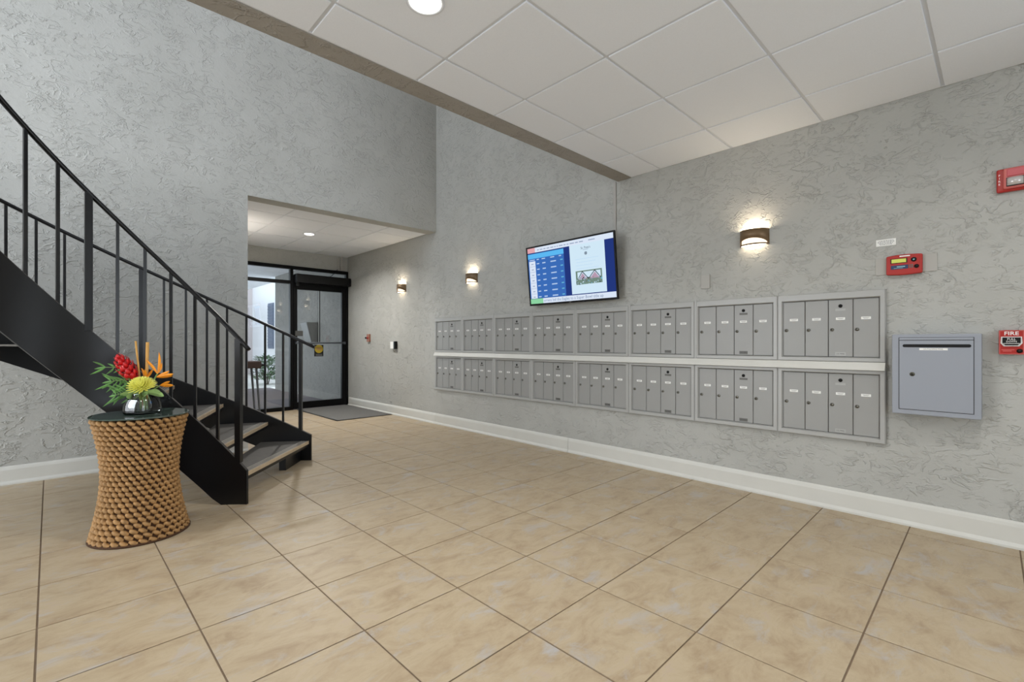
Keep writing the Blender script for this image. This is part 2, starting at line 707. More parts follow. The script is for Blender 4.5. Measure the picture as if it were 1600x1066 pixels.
# walls
b = MB().box(WX, WX + .2, -1.1, DY, -.12, TOP)
b.box(WX, WX + .2, FY, -2.7, -.12, TOP)
b.box(WX, WX + .2, -2.7, -1.1, 2.15, TOP)            # doorway beside the pull station, outside the picture
struct(b.build('wall_right', M['wall']), 'grey stucco wall carrying the mailboxes', 'wall')
b = MB().box(LX, AX, WY, WY + .2, -.12, TOP)
b.box(AX, WX, WY, WY + .2, 2.69, TOP)
struct(b.build('wall_left', M['wall']), 'tall grey stucco wall behind the stair with recess opening', 'wall')
struct(MB().box(AX - .2, AX, WY + .2, DY, -.12, 2.9).build('wall_recess', M['wall']), 'side wall of the entrance recess', 'wall')
b = MB().box(AX, WX, DY, DY + .12, 2.44, 2.9)
b.box(AX - .2, 1.60, DY, DY + .12, -.12, 2.44)
struct(b.build('wall_back', M['wall']), 'grey wall above the glazed entrance', 'wall')
# far left end wall with tall glazing opening, front wall with lobby glazing (both behind the camera)
b = MB().box(LX - .2, LX, FY, 2.6, -.12, TOP).box(LX - .2, LX, 5.25, WY + .2, -.12, TOP).box(LX - .2, LX, 2.6, 5.25, -.12, .2).box(LX - .2, LX, 2.6, 5.25, 4.7, TOP)
struct(b.build('wall_end', M['wall']), 'end wall of the stair hall with tall window', 'wall')
b = MB().box(LX - .2, -2.9, FY - .2, FY, -.12, TOP).box(3.4, WX + .2, FY - .2, FY, -.12, TOP).box(.9, 3.4, FY - .2, FY, -.12, 2.6).box(-2.9, 3.4, FY - .2, FY, 2.6, 3.1).box(-2.9, 3.4, FY - .2, FY, 4.9, TOP).box(-2.9, -2.15, FY - .2, FY, 3.1, 4.9).box(1.35, 3.4, FY - .2, FY, 3.1, 4.9)
struct(b.build('wall_front', M['wall']), 'front wall of the lobby around its glazing', 'wall')

# ceilings
ceiling = struct(MB().box(LX, WX, FY, BY0, CZ + .03, CZ + .24).build('ceiling', M['panel']), 'white suspended tile ceiling', 'ceiling')
GX, GY = 0.885, 0.244
G = 0.6096
TW = .024
xs = [GX + G * k for k in range(-4, 5)]
ys = [GY + .6115 * k for k in range(-3, 4)]
ex = [xs[0] - G] + xs + [WX]
ey = [ys[0] - G] + ys + [BY0]
gb = None
for k, x in enumerate(xs):
    MB().box(x - TW / 2, x + TW / 2, ey[0], BY0, CZ + .008, CZ + .03).build('grid_bar', M['grid'], ceiling)
for k, y in enumerate(ys):
    MB().box(ex[0], WX, y - TW / 2, y + TW / 2, CZ + .0086, CZ + .03).build('grid_bar', M['grid'], ceiling)
MB().box(WX - .012, WX, ey[0], BY0, CZ + .004, CZ + .03).build('edge_angle', M['grid'], ceiling)
MB().box(ex[0], WX - .012, BY0 - .012, BY0, CZ + .004, CZ + .03).build('edge_angle', M['grid'], ceiling)
for i in range(len(ex) - 1):
    for j in range(len(ey) - 1):
        x0, x1, y0, y1 = ex[i] + .009, ex[i + 1] - .009, ey[j] + .009, ey[j + 1] - .009
        if x1 - x0 < .05 or y1 - y0 < .05:
            continue
        dz = random.uniform(0, .0015)
        MB().box(x0, x1, y0, y1, CZ + dz, CZ + .032).build('panel', M['panel'], ceiling, bevel=.002, seg=1)

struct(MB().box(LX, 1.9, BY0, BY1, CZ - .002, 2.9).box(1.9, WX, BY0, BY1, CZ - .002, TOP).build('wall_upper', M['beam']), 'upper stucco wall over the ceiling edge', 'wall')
struct(MB().box(LX - .2, WX + .2, FY - .2, WY + .2, TOP, TOP + .15).build('ceiling_high', M['panel']), 'high ceiling of the stair hall', 'ceiling')
# recess ceiling
RZ = 2.70
rc = struct(MB().box(AX, WX, WY + .2, DY, RZ + .03, RZ + .18).build('ceiling_recess', M['panel']), 'white tile ceiling of the entrance recess', 'ceiling')
rx = [AX, 1.98, 2.59, 3.20, WX]
ry = [WY, 6.1, 6.71, 7.32, 7.93, DY]
for x in rx[1:-1]:
    MB().box(x - TW / 2, x + TW / 2, WY + .02, DY, RZ + .008, RZ + .03).build('grid_bar', M['grid'], rc)
for y in ry[1:-1]:
    MB().box(AX, WX, y - TW / 2, y + TW / 2, RZ + .0086, RZ + .03).build('grid_bar', M['grid'], rc)
for i in range(4):
    for j in range(5):
        MB().box(rx[i] + .009, rx[i + 1] - .009, max(ry[j], WY + .012) + .009, ry[j + 1] - .009, RZ + random.uniform(0, .0015), RZ + .032).build('panel', M['panel'], rc, bevel=.002, seg=1)


# baseboards
def base_profile_x(x):     # on wall facing -X
    return [(x, 0), (x - .026, 0), (x - .026, .012), (x - .018, .024), (x - .014, .03), (x - .014, .118), (x - .010, .136), (x - .004, .146), (x, .148)]


bbr = thing('baseboard_right', 'white baseboard along the mailbox wall', 'baseboard', (WX, 3, 0))
bbr['kind'] = 'structure'
for (y0, y1) in ((FY, -2.7), (-1.1, 3.108), (3.112, 5.50), (5.503, DY - .06)):
    MB().prism([(x, y0, z) for x, z in base_profile_x(WX)], (0, y1 - y0, 0)).build('board', M['base'], bbr)
bbl = thing('baseboard_left', 'white baseboard along the stair wall', 'baseboard', (0, WY, 0))
bbl['kind'] = 'structure'
for (x0, x1) in ((LX, -1.3), (-1.3, AX)):
    MB().prism([(x0, y - WX + WY, z) for y, z in base_profile_x(WX)], (x1 - x0, 0, 0)).build('board', M['base'], bbl)

# ------------------------------------------------------------------ outside the entrance
struct(MB().box(0, 3.85, DY + .05, 13.0, -.12, -.006).build('walkway', M['walk']), 'dark carpeted walkway outside the door', 'walkway')
struct(MB().box(-4, 12, 13.0, 26, -.12, -.004).build('paving', M['concrete']), 'pale concrete paving beyond the walkway', 'paving')
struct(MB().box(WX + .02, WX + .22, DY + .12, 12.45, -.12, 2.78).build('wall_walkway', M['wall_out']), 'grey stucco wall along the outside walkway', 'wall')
struct(MB().box(0, 4.15, DY + .12, 18.7, 2.78, 2.95).build('ceiling_walkway', M['white_wall']), 'pale soffit over the outside walkway', 'ceiling')
bld = thing('building', 'bright white building beyond the glazed entrance', 'building', (4.7, 15, 0))
MB().box(5.0, 5.2, 12.95, 18.9, -.1, 4.2).build('facade', M['white_wall'], bld)
MB().box(2.6, 5.0, 18.8, 19.0, -.1, 4.2).build('end_wall', M['pillar'], bld)
wn = MB().box(4.97, 5.0, 16.4, 16.95, .95, 2.45).build('window', M['shutter'], bld)
for k in range(14):
    z = 1.06 + k * .1
    MB().obox((4.965, 16.675, z), (.012, 0, .01), (0, .26, 0), (-.004, 0, .03)).build('slat', M['shutter'], wn)
# planting bed kerb + bush
bsh = thing('bush', 'dark green bush outside, seen through the entrance sidelight', 'bush', (4.08, 14.0, 0))
fb = MB()
for k in range(420):
    a, e = random.uniform(0, 2 * PI), random.uniform(0, 1)
    rr = random.uniform(.1, .36)
    zz = .12 + .62 * random.random()
    sc = math.sqrt(max(.05, 1 - ((zz - .38) / .42) ** 2))
    p = Vector((4.08 + rr * sc * math.cos(a), 14.0 + 1.3 * rr * sc * math.sin(a), zz))
    d = Vector((math.cos(a), math.sin(a), random.uniform(-.2, .9))).normalized()
    fb.leaf(p, p + d * random.uniform(.1, .18), .05, .1, 3)
fo = fb.build('foliage', M['bush'], bsh)
fo['kind'] = 'stuff'
sb = MB()
for k in range(7):
    a = k * 2 * PI / 7
    sb.tube([(4.08 + .03 * math.cos(a), 14.0 + .03 * math.sin(a), -.02), (4.08 + .1 * math.cos(a), 14.0 + .12 * math.sin(a), .25), (4.08 + .2 * math.cos(a), 14.0 + .3 * math.sin(a), .55)], [.012, .009, .005], 6)
sb.build('stems', M['brown'], bsh)

# ------------------------------------------------------------------ glazed entrance
ST = 2.44
win = thing('window_1', 'black framed sidelight and transom of the entrance', 'window', (2.2, DY, 0))
win['kind'] = 'structure'
Y1 = DY + .05


def bar(x0, x1, z0, z1, y0=DY - .03, y1=Y1, name='frame_bar', parent=win):
    return MB().box(x0, x1, y0, y1, z0, z1).build(name, M['black_frame'], parent, bevel=.003, seg=1)


bar(1.60, WX, 2.385, ST)                    # head
bar(1.60, 2.79, 2.136, 2.19)                # transom bar over the sidelight
bar(1.60, 1.65, 0, 2.385)
bar(2.785, 2.835, 0, 2.385)                 # mullion
bar(3.76, WX, 0, 2.385)                     # right jamb
bar(1.65, 2.785, 0, .06)                    # sill
for (x0, x1, z0, z1) in ((1.65, 2.785, .06, 2.136), (1.65, 2.785, 2.19, 2.385), (2.835, 3.76, 2.30, 2.385)):
    MB().box(x0, x1, DY + .008, DY + .014, z0, z1).build('pane', M['glass'], win)
door = thing('door_1', 'black framed glass entrance door with push bar', 'door', (3.3, DY, 0))
door['kind'] = 'structure'
MB().box(2.838, 2.90, DY - .028, DY + .03, .01, 2.29).build('stile', M['black_frame'], door, bevel=.003, seg=1)
MB().box(3.68, 3.757, DY - .028, DY + .03, .01, 2.29).build('stile', M['black_frame'], door, bevel=.003, seg=1)
MB().box(2.90, 3.68, DY - .028, DY + .03, .01, .125).build('rail', M['black_frame'], door, bevel=.003, seg=1)
MB().box(2.90, 3.68, DY - .028, DY + .03, 2.05, 2.29).build('rail', M['black_frame'], door, bevel=.003, seg=1)
MB().box(2.90, 3.68, DY, DY + .006, .125, 2.05).build('pane', M['glass'], door)
b = MB()
b.smooth = True
b.cyl((2.87, DY - .075, 1.135), (3.71, DY - .075, 1.135), .014, n=12)
b.smooth = False
b.box(2.86, 2.885, DY - .085, DY - .028, 1.115, 1.155).box(3.70, 3.725, DY - .085, DY - .028, 1.115, 1.155)
tag(b.build('push_bar', M['steel'], door), 'dark steel push bar')
MB().cyl((3.272, DY - .045, 1.14), (3.272, DY - .045, 2.05), .007, n=10).build('vertical_rod', M['black_frame'], door)
MB().box(2.862, 2.99, DY - .036, DY - .028, 1.255, 1.342).build('lock_plate', M['dark_plate'], door, bevel=.002, seg=1)
b = MB()
b.box(3.194, 3.351, DY - .006, DY - .001, .90, 1.10)
b.cur = 1
b.cyl((3.2725, DY - .006, 1.03), (3.2725, DY - .0075, 1.03), .073, n=28)
b.cur = 2
for k, (w, z) in enumerate(((.04, 1.045), (.05, 1.03), (.04, 1.015))):
    b.box(3.2725 - w, 3.2725 + w, DY - .0085, DY - .0074, z - .004, z + .004)
b.cur = 3
for z in (.935, .915):
    b.box(3.215, 3.33, DY - .0072, DY - .006, z - .004, z + .004)
tag(b.build('sticker', [M['black_matt'], M['yellow'], M['orange_red'], M['ink']], door), 'yellow disc on black warning sticker')

op = thing('door_operator', 'long black automatic door operator box above the glass door', 'door operator', (3.3, DY - .03, 2.05))
MB().box(2.84, WX - .012, DY - .17, DY - .031, 2.155, 2.30).build('housing', M['black_matt'], op, bevel=.006)
MB().box(2.85, 2.90, DY - .12, DY - .031, 2.09, 2.155).build('arm_bracket', M['black_matt'], op, bevel=.004)
cb = thing('cable', 'thin black cable drooping from the conduits to the door operator', 'cable', (3.55, DY - .05, 2.31))
MB().tube([(3.60, DY - .02, 2.46), (3.57, DY - .05, 2.43), (3.52, DY - .06, 2.37), (3.46, DY - .07, 2.32), (3.42, DY - .08, 2.301)], .005, 6).build('wire', M['black_matt'], cb)
for k, x in enumerate((3.63, 3.685)):
    o = thing('conduit', ('left' if k == 0 else 'right') + ' one of two short grey conduits above the entrance door', 'conduit', (x, DY - .02, 2.45), 'conduits over the door')
    MB().cyl((x, DY - .018, 2.46), (x, DY - .018, RZ - .001), .011, n=10).build('pipe', M['conduit'], o)
    if k == 1:
        MB().box(x - .035, x + .035, DY - .05, DY - .001, 2.45, 2.53).build('junction_box', M['conduit'], o, bevel=.003)

# wall box outside (seen through the door)
dp = thing('dispenser', 'grey tapered dispenser on the outside wall, seen through the door glass', 'dispenser', (WX, 9.9, 1.2))
b = MB()
zz0, zz1 = 1.15, 1.56
b.add([(WX + .02, 9.75, zz0), (WX + .02, 10.1, zz0), (WX - .12, 10.1, zz0), (WX - .12, 9.75, zz0), (WX + .02, 9.75, zz1), (WX + .02, 10.1, zz1), (WX - .22, 10.1, zz1), (WX - .22, 9.75, zz1)],
      [(0, 1, 2, 3), (7, 6, 5, 4), (0, 3, 7, 4), (1, 0, 4, 5), (2, 1, 5, 6), (3, 2, 6, 7)])
b.build('housing', M['dispenser'], dp, bevel=.012)
MB().box(WX - .09, WX - .04, 9.88, 9.95, 1.08, 1.16).build('nozzle', M['black_matt'], dp, bevel=.004)

# entrance mat
mt = thing('entrance_mat', 'charcoal ribbed mat in front of the glass door', 'mat', (3.3, 7.4, 0))
MB().box(2.90, 3.765, 6.69, 8.27, .0005, .010).build('pile', M['mat_grey'], mt, bevel=.003, seg=1)
b = MB()
for (x0, x1, y0, y1) in ((2.88, 3.772, 6.67, 6.69), (2.88, 2.90, 6.69, 8.27)):
    b.box(x0, x1, y0, y1, .0005, .007)
b.build('rubber_border', M['black_matt'], mt)

# console table in the recess
ct = thing('console_table', 'narrow dark brown console table with slanted grey legs in the entrance recess', 'table', (1.8, 7.5, 0))
MB().box(1.45, 2.06, 7.30, 7.62, .775, .875).build('tabletop', M['brown'], ct, bevel=.012)
MB().box(2.05, 2.13, 7.38, 7.54, .80, .83).build('edge_handle', M['black_matt'], ct, bevel=.005)
for sx, sy in ((1.5, 7.34), (1.5, 7.58), (2.0, 7.34), (2.0, 7.58)):
    dx = .055 if sx > 1.7 else -.02
    MB().cyl((sx, sy, .78), (sx + dx, sy, 0), .016, .012, n=10).build('leg', M['steel'], ct)


# ------------------------------------------------------------------ mailboxes
UW = (5.496 - 0.511) / 8
FX = WX - .030      # trim front
DX = WX - .014      # door face


def mail_unit(top):
    z0, z1 = (1.006, 1.476) if top else (.486, .954)
    ins = (.033, .033, .031, .050) if top else (.033, .033, .034, .028)
    y0, y1 = -UW / 2, UW / 2
    u = thing('mailbox_unit', '', 'mailbox', (WX, 0, z0), 'four-door mailbox units on the wall')
    b = MB()
    half = tuple(i * .45 for i in ins)
    near_ = tuple(i - .006 for i in ins)
    tiny = (.002,) * 4
    b.ring(y0, y1, z0, z1, [((0,) * 4, WX), (tuple(.0005 for i in ins), FX + .006), ((.005,) * 4, FX), (near_, FX), (ins, DX + .001), (ins, WX - .004)])
    b.cur = 1
    b.box(WX - .006, WX - .0005, y0 + .02, y1 - .02, z0 + .02, z1 - .02)
    b.build('frame', [M['mail_trim'], M['void']], u)
    d0, d1, e0, e1 = y0 + ins[0], y1 - ins[1], z0 + ins[2], z1 - ins[3]
    w = (d1 - d0) / 4
    for k in range(4):                   # k = 0 is the leftmost door seen from the room (largest Y)
        ya, yb = d1 - (k + 1) * w, d1 - k * w
        dr = MB().box(DX, WX - .006, ya + .0022, yb - .0022, e0 + .003, e1 - .003).build('door', M['mail'], u, bevel=.0015, seg=1)
        yc = (ya + yb) / 2
        zl = e0 + (e1 - e0) * .665
        b = MB().box(DX - .0015, DX, yc - .026, yc + .026, zl - .0085, zl + .0085)
        b.cur = 1
        b.box(DX - .0019, DX - .0014, yc - .018, yc + .018, zl + .0005, zl + .004)
        b.box(DX - .0019, DX - .0014, yc - .012, yc + .012, zl - .0045, zl - .002)
        b.cur = 2
        b.box(DX - .001, DX, yc - .011, yc + .011, zl - .021, zl - .0165)
        b.build('name_label', [M['label'], M['mail_trim'], M['grip']], dr)
        b = MB()
        b.smooth = True
        zk = e0 + (e1 - e0) * .475
        b.cyl((DX, yb - .022, zk), (DX - .006, yb - .022, zk), .0115, .0105, n=14)
        b.cur = 1
        b.smooth = False
        b.box(DX - .0066, DX - .006, yb - .0235, yb - .0205, zk - .005, zk + .005)
        b.build('lock', [M['lock'], M['dark_ink']], dr)
        if k == 2:
            b = MB()
            b.smooth = True
            b.cyl((DX, yc, e1 - .045), (DX - .004, yc, e1 - .045), .0115, n=16)
            tag(b.build('master_lock', M['black_matt'], dr), 'round black master lock')
            MB().box(DX - .0016, DX, yc - .029, yc + .029, e1 - .078, e1 - .063).build('instruction_plate', M['plate'], dr)
            b = MB().box(DX - .0016, DX, yc - .030, yc + .030, e0 + .010, e0 + .033)
            b.cur = 1
            b.text('U.S. MAIL', (DX - .0019, yc, e0 + .0215), (0, -1, 0), (0, 0, 1), .0115)
            b.build('mail_plate', [M['plate'], M['dark_ink']], dr)
    return u


ORD = ['first', 'second', 'third', 'fourth', 'fifth', 'sixth', 'seventh', 'eighth']
for top in (True, False):
    src = mail_unit(top)
    for k in range(8):
        o = src if k == 0 else copy_tree(src)
        o.location = (WX, 5.496 - UW * (k + .5), 1.006 if top else .486)
        if top and k in (3, 4, 5, 6):
            yj = UW / 2
            b = MB()
            pr = [(-.0195, 0), (-.0005, 0)] + [(-.010 + .0095 * math.cos(PI * q / 8), .472 + .0095 * math.sin(PI * q / 8)) for q in range(9)]
            b.prism([(FX - .004, o.location.y + yj + a_, 1.006 + c_) for a_, c_ in pr], (.005, 0, 0))
            b.build('joint_strip', M['mail_trim'], o, bevel=.0015, seg=1)
        if k == 7:                       # the last column wears pale plates
            for d_ in o.children:
                for c_ in d_.children:
                    if c_.name.split('.')[0] in ('instruction_plate', 'mail_plate'):
                        c_.data = c_.data.copy()
                        c_.data.materials[0] = M['mail_trim']
        o['label'] = 'grey four-door mailbox unit, %s from the door end in the %s row' % (ORD[k], 'upper' if top else 'lower')
led = thing('mailbox_ledge', 'long sloped ledge strip between the two mailbox rows, whitened for the light on its slope', 'ledge', (WX, 3, .98))
MB().prism([(WX - .0005, .512, .9545), (WX - .052, .512, .9545), (WX - .052, .512, .962), (WX - .031, .512, 1.0055), (WX - .0005, .512, 1.0055)], (0, 4.984, 0)).build('strip', M['base'], led)  # whiter than the unit trim: light on the upward slope put into colour

# ------------------------------------------------------------------ drop box
dbx = thing('drop_box', 'blue-grey wall drop box with a long black slot, right of the mailboxes', 'drop box', (WX, .27, .70))
BX = WX - .12
b = MB().box(BX, WX, .078, .468, .703, 1.184)
b.build('housing', M['bluegrey'], dbx, bevel=.004)
b = MB().box(BX - .0012, BX - .0002, .107, .436, .731, 1.165)
b.build('door_gap', M['dark_ink'], dbx)
dr = MB().box(BX - .004, BX - .001, .110, .433, .734, 1.146).build('door', M['bluegrey'], dbx, bevel=.0015, seg=1)
MB().box(BX - .004, BX - .001, .110, .433, 1.149, 1.163).build('top_strip', M['bluegrey'], dbx, bevel=.0015, seg=1)
b = MB()
hp = []
for k in range(9):
    a = PI / 2 + PI * k / 8
    hp.append((BX - .0042, .128 + .009 * math.cos(a), 1.115 + .009 * math.sin(a)))
for k in range(9):
    a = -PI / 2 + PI * k / 8
    hp.append((BX - .0042, .408 + .009 * math.cos(a), 1.115 + .009 * math.sin(a)))
b.prism(hp, (-.0012, 0, 0))
tag(b.build('slot', M['black_matt'], dr), 'long black mail slot')
b = MB().box(BX - .0052, BX - .004, .216, .340, 1.089, 1.101)
b.cur = 1
b.text('OUTGOING MAIL', (BX - .0056, .278, 1.095), (0, -1, 0), (0, 0, 1), .011)
b.build('label_strip', [M['label'], M['ink']], dr)
b = MB()
b.smooth = True
b.cyl((BX - .004, .372, .945), (BX - .009, .372, .945), .0125, .011, n=20)
b.cur = 1
b.cyl((BX - .009, .372, .945), (BX - .0095, .372, .945), .006, n=12)
b.build('lock', [M['lock_dark'], M['dark_ink']], dr)

# ------------------------------------------------------------------ fire annunciator, sign, pull station, strobe, plates
an = thing('fire_annunciator', 'red fire alarm annunciator panel with a green-yellow display', 'alarm panel', (WX, .42, 1.62))
MB().box(WX - .005, WX, .268, .566, 1.566, 1.674).build('backplate', M['beige_plate'], an, bevel=.0015, seg=1)
b = MB()
yL, yR = .508, .334
fr = []
for q in range(13):
    t = q / 12
    fr.append((yL + (yR - yL) * t, 1.676 + .006 * math.sin(PI * t)))
for q in range(13):
    t = 1 - q / 12
    fr.append((yL + (yR - yL) * t, 1.560 - .006 * math.sin(PI * t)))
b.prism([(WX - .005, y, z) for y, z in fr], (-.028, 0, 0))
b.build('case', M['red'], an, bevel=.007, seg=3, angle=50)
ax = WX - .0332


def plaque(name, y0, y1, z0, z1, m, par, x=ax, t=.0012, bev=0.0):
    return MB().box(x - t, x, y0, y1, z0, z1).build(name, m, par, bevel=bev, seg=1)


plaque('brand_strip', .392, .442, 1.667, 1.674, M['white'], an)
MB().box(ax - .001, ax, .405, .486, 1.6285, 1.6585).build('display_bezel', M['black_matt'], an)
plaque('display', .410, .481, 1.632, 1.655, M['lcd'], an, ax - .001)
b = MB().box(ax - .0012, ax, .400, .484, 1.592, 1.616)
b.cur = 1
b.box(ax - .0016, ax - .0011, .415, .455, 1.604, 1.609)
b.box(ax - .0016, ax - .0011, .425, .47, 1.597, 1.599)
b.build('status_label', [M['navy'], M['skyblue']], an)
for k in range(4):
    y = .392 - .011 * (k % 2)
    z = 1.611 - .012 * (k // 2)
    plaque('key', y - .004, y + .004, z - .0045, z + .0045, M['plate'], an, ax, .002)
b = MB()
b.smooth = True
b.cyl((ax, .374, 1.644), (ax - .003, .374, 1.644), .0135, n=20)
b.cur = 1
b.cyl((ax - .003, .374, 1.644), (ax - .004, .374, 1.644), .006, n=4)
b.build('navigation_button', [M['black_matt'], M['skyblue']], an)
b = MB()
b.smooth = True
b.cyl((ax, .361, 1.602), (ax - .004, .361, 1.602), .0115, n=20)
b.build('key_lock', M['black_matt'], an)

sg = thing('sign', 'small white printed sign just above the red annunciator', 'sign', (WX, .51, 1.77))
MB().box(WX - .004, WX - .0005, .463, .563, 1.752, 1.794).build('plate', M['label'], sg)
b = MB()
for k, (a, z) in enumerate(((.038, 1.784), (.042, 1.776), (.036, 1.768), (.03, 1.760))):
    y = .513 - a
    while y < .513 + a:
        w = random.uniform(.004, .011)
        b.box(WX - .0046, WX - .004, y, min(y + w, .513 + a), z - .0016, z + .0016)
        y += w + .003
b.build('print', M['ink'], sg)

ps = thing('fire_pull_station', 'red manual fire pull station at the right edge of the picture', 'fire alarm', (WX, -.04, 1.13))
MB().box(WX - .042, WX, -.084, .013, 1.068, 1.202).build('case', M['red'], ps, bevel=.005, seg=3)
px = WX - .042
MB().ring(-.082, .011, 1.070, 1.200, [(0, px - .0002), (0, px - .002), (.003, px - .002), (.003, px - .0002)]).build('edge_trim', M['red_trim'], ps)
b = MB()
b.text('FIRE', (px - .0008, -.0355, 1.183), (0, -1, 0), (0, 0, 1), .028, bold=.012, stretch=1.12)
b.build('fire_lettering', M['white'], ps)
b = MB()
b.prism([(px, -.075, 1.166), (px, .004, 1.166), (px, .006, 1.130), (px, -.006, 1.113), (px, -.065, 1.113), (px, -.077, 1.130)], (-.004, 0, 0))
b.build('white_surround', M['white'], ps)
b = MB()
b.prism([(px - .004, -.070, 1.162), (px - .004, -.001, 1.162), (px - .004, -.001, 1.132), (px - .004, -.012, 1.119), (px - .004, -.059, 1.119), (px - .004, -.070, 1.132)], (-.010, 0, 0))
b.cur = 1
b.text('PULL', (px - .0145, -.0355, 1.152), (0, -1, 0), (0, 0, 1), .015, bold=.01)
b.text('DOWN', (px - .0145, -.0355, 1.139), (0, -1, 0), (0, 0, 1), .012, bold=.01)
b.box(px - .0146, px - .014, -.066, -.005, 1.1275, 1.130)
b.build('pull_handle', [M['black_matt'], M['white']], ps)
b = MB()
for (y0, y1, z) in ((-.047, .003, 1.094), (-.036, -.003, 1.087)):
    b.box(px - .0008, px, y0, y1, z - .0018, z + .0018)
b.build('small_print', M['red_trim'], ps)
b = MB()
b.smooth = True
b.cyl((px, -.066, 1.088), (px - .004, -.066, 1.088), .0115, n=20)
b.build('key_lock', M['black_matt'], ps)

sb_ = thing('fire_strobe', 'red wall strobe with clear flash lens, high above the pull station', 'fire alarm', (WX, -.05, 2.04))
MB().box(WX - .03, WX, -.118, .022, 1.968, 2.098).build('base', M['red'], sb_, bevel=.010, seg=3)
MB().box(WX - .048, WX - .029, -.100, -.004, 1.980, 2.094).build('housing', M['red_trim'], sb_, bevel=.009, seg=3)
MB().box(WX - .053, WX - .047, -.083, -.018, 2.046, 2.084).build('upper_lens', M['red_lens'], sb_, bevel=.002)
b = MB().box(WX - .050, WX - .0475, -.086, -.016, 1.991, 2.040)
b.build('lens_recess', M['black_matt'], sb_)
b = MB()
b.smooth = True
pr = []
for k in range(11):
    a = PI * k / 10
    pr.append((WX - .050 - .018 * math.sin(a), -.050 - .032 * math.cos(a), 1.995))
b.prism(pr, (0, 0, .040))
b.build('flash_lens', M['clear_lens'], sb_)
MB().box(WX - .051, WX - .0475, -.098, -.088, 2.034, 2.084).build('white_stripe', M['white'], sb_)
b = MB()
for k, ch in enumerate('FIRE'):
    b.text(ch, (WX - .0303, .0105, 2.062 - .0165 * k), (0, -1, 0), (0, 0, 1), .015, bold=.01)
b.build('fire_lettering', M['white'], sb_)

bp_ = thing('cover_plate', 'blank grey cover plate on the wall below the right sconce', 'cover plate', (WX, 1.68, 1.63))
MB().box(WX - .012, WX, 1.640, 1.712, 1.576, 1.690).build('plate', M['beige_plate'], bp_, bevel=.003)
b = MB()
for z in (1.6, 1.666):
    b.cyl((WX - .012, 1.676, z), (WX - .013, 1.676, z), .003, n=8)
b.build('screw', M['conduit'], bp_)
rd = thing('card_reader', 'small white and black reader on the wall left of the mailboxes', 'reader', (WX, 6.62, 1.10))
MB().box(WX - .045, WX, 6.60, 6.70, 1.045, 1.155).build('body', M['label'], rd, bevel=.003)
MB().box(WX - .047, WX, 6.555, 6.599, 1.040, 1.160).build('reader_face', M['black_matt'], rd, bevel=.003)
ed = thing('door_release', 'small faded red release button box near the entrance door', 'button', (WX, 7.5, 1.22))
MB().box(WX - .03, WX, 7.44, 7.53, 1.155, 1.285).build('box', M['orange_red'], ed, bevel=.004)
b = MB()
b.smooth = True
b.cyl((WX - .03, 7.485, 1.22), (WX - .045, 7.485, 1.22), .02, .018, n=14)
b.build('button', M['red'], ed)
MB().cyl((WX, 7.60, 1.222), (WX - .02, 7.60, 1.222), .014, n=12).build('key_switch', M['black_matt'], ed)

# ------------------------------------------------------------------ television
tv = thing('television', 'wall-mounted flat television showing a weather and notice board', 'television', (WX, 3.02, 1.85))
TL, TR = 3.585, 2.452
tb = Vector((WX - .085, 0, 1.538))
tt = Vector((WX - .150, 0, 2.166))
upv = (tt - tb)
TH = upv.length
upv.normalize()
rv = Vector((0, -1, 0))
nv = rv.cross(upv)          # towards the room
nv.normalize()
org = tb + Vector((0, TL, 0))
TWd = TL - TR


def tvbox(bld, a0, a1, c0, c1, d0, d1):
    c = org + rv * (a0 + a1) / 2 + upv * (c0 + c1) / 2 + nv * (d0 + d1) / 2
    bld.obox(c, rv * abs(a1 - a0) / 2, upv * abs(c1 - c0) / 2, nv * abs(d1 - d0) / 2)
    return bld


BZ = .016
b = MB()
tvbox(b, 0, TWd, 0, TH, -.016, -.002)
tvbox(b, TWd * .2, TWd * .8, TH * .12, TH * .7, -.045, -.016)
b.build('case', M['black_matt'], tv, bevel=.004)
b = MB()
tvbox(b, 0, TWd, TH - BZ, TH, -.002, .004)
tvbox(b, 0, TWd, 0, BZ + .004, -.002, .004)
tvbox(b, 0, BZ, BZ, TH - BZ, -.002, .004)
tvbox(b, TWd - BZ, TWd, BZ, TH - BZ, -.002, .004)
b.build('bezel', M['black_matt'], tv)
b = MB()
b.box(WX - .085, WX - .001, 2.9, 3.15, 1.75, 1.95)
b.build('wall_bracket', M['black_matt'], tv)
E_ = {}
for nm, c, s in (('navy', (38, 58, 128), 1.0), ('blue', (62, 112, 190), 1.0), ('cyan', (96, 190, 250), 1.0), ('white', (226, 238, 255), 1.0), ('pale', (196, 226, 252), 1.0),
                 ('pink', (232, 172, 178), 1.0), ('green', (146, 218, 168), 1.0), ('text', (188, 212, 244), 1.0), ('grey', (150, 164, 190), 1.0), ('ink', (58, 66, 92), 1.0),
                 ('teal', (110, 190, 220), 1.0), ('mauve', (190, 160, 182), 1.0), ('moss', (120, 144, 132), 1.0), ('dark', (52, 56, 66), 1.0), ('paper', (216, 240, 255), 1.0)):
    E_[nm] = emission('screen_' + nm, c, s * 1.4)
keys = list(E_)
SW, SH = TWd - 2 * BZ, TH - 2 * BZ - .004
so = org + rv * BZ + upv * (BZ + .004)
scr = MB()


def sr_(x0, x1, y0, y1, m, lay=1):
    """rectangle on the screen; x from left 0..1, y from top 0..1"""
    scr.cur = keys.index(m)
    q = [so + rv * SW * x + upv * SH * (1 - y) + nv * (-.0018 + .0003 * lay) for x, y in ((x0, y0), (x0, y1), (x1, y1), (x1, y0))]
    scr.add(q, [(0, 1, 2, 3)])


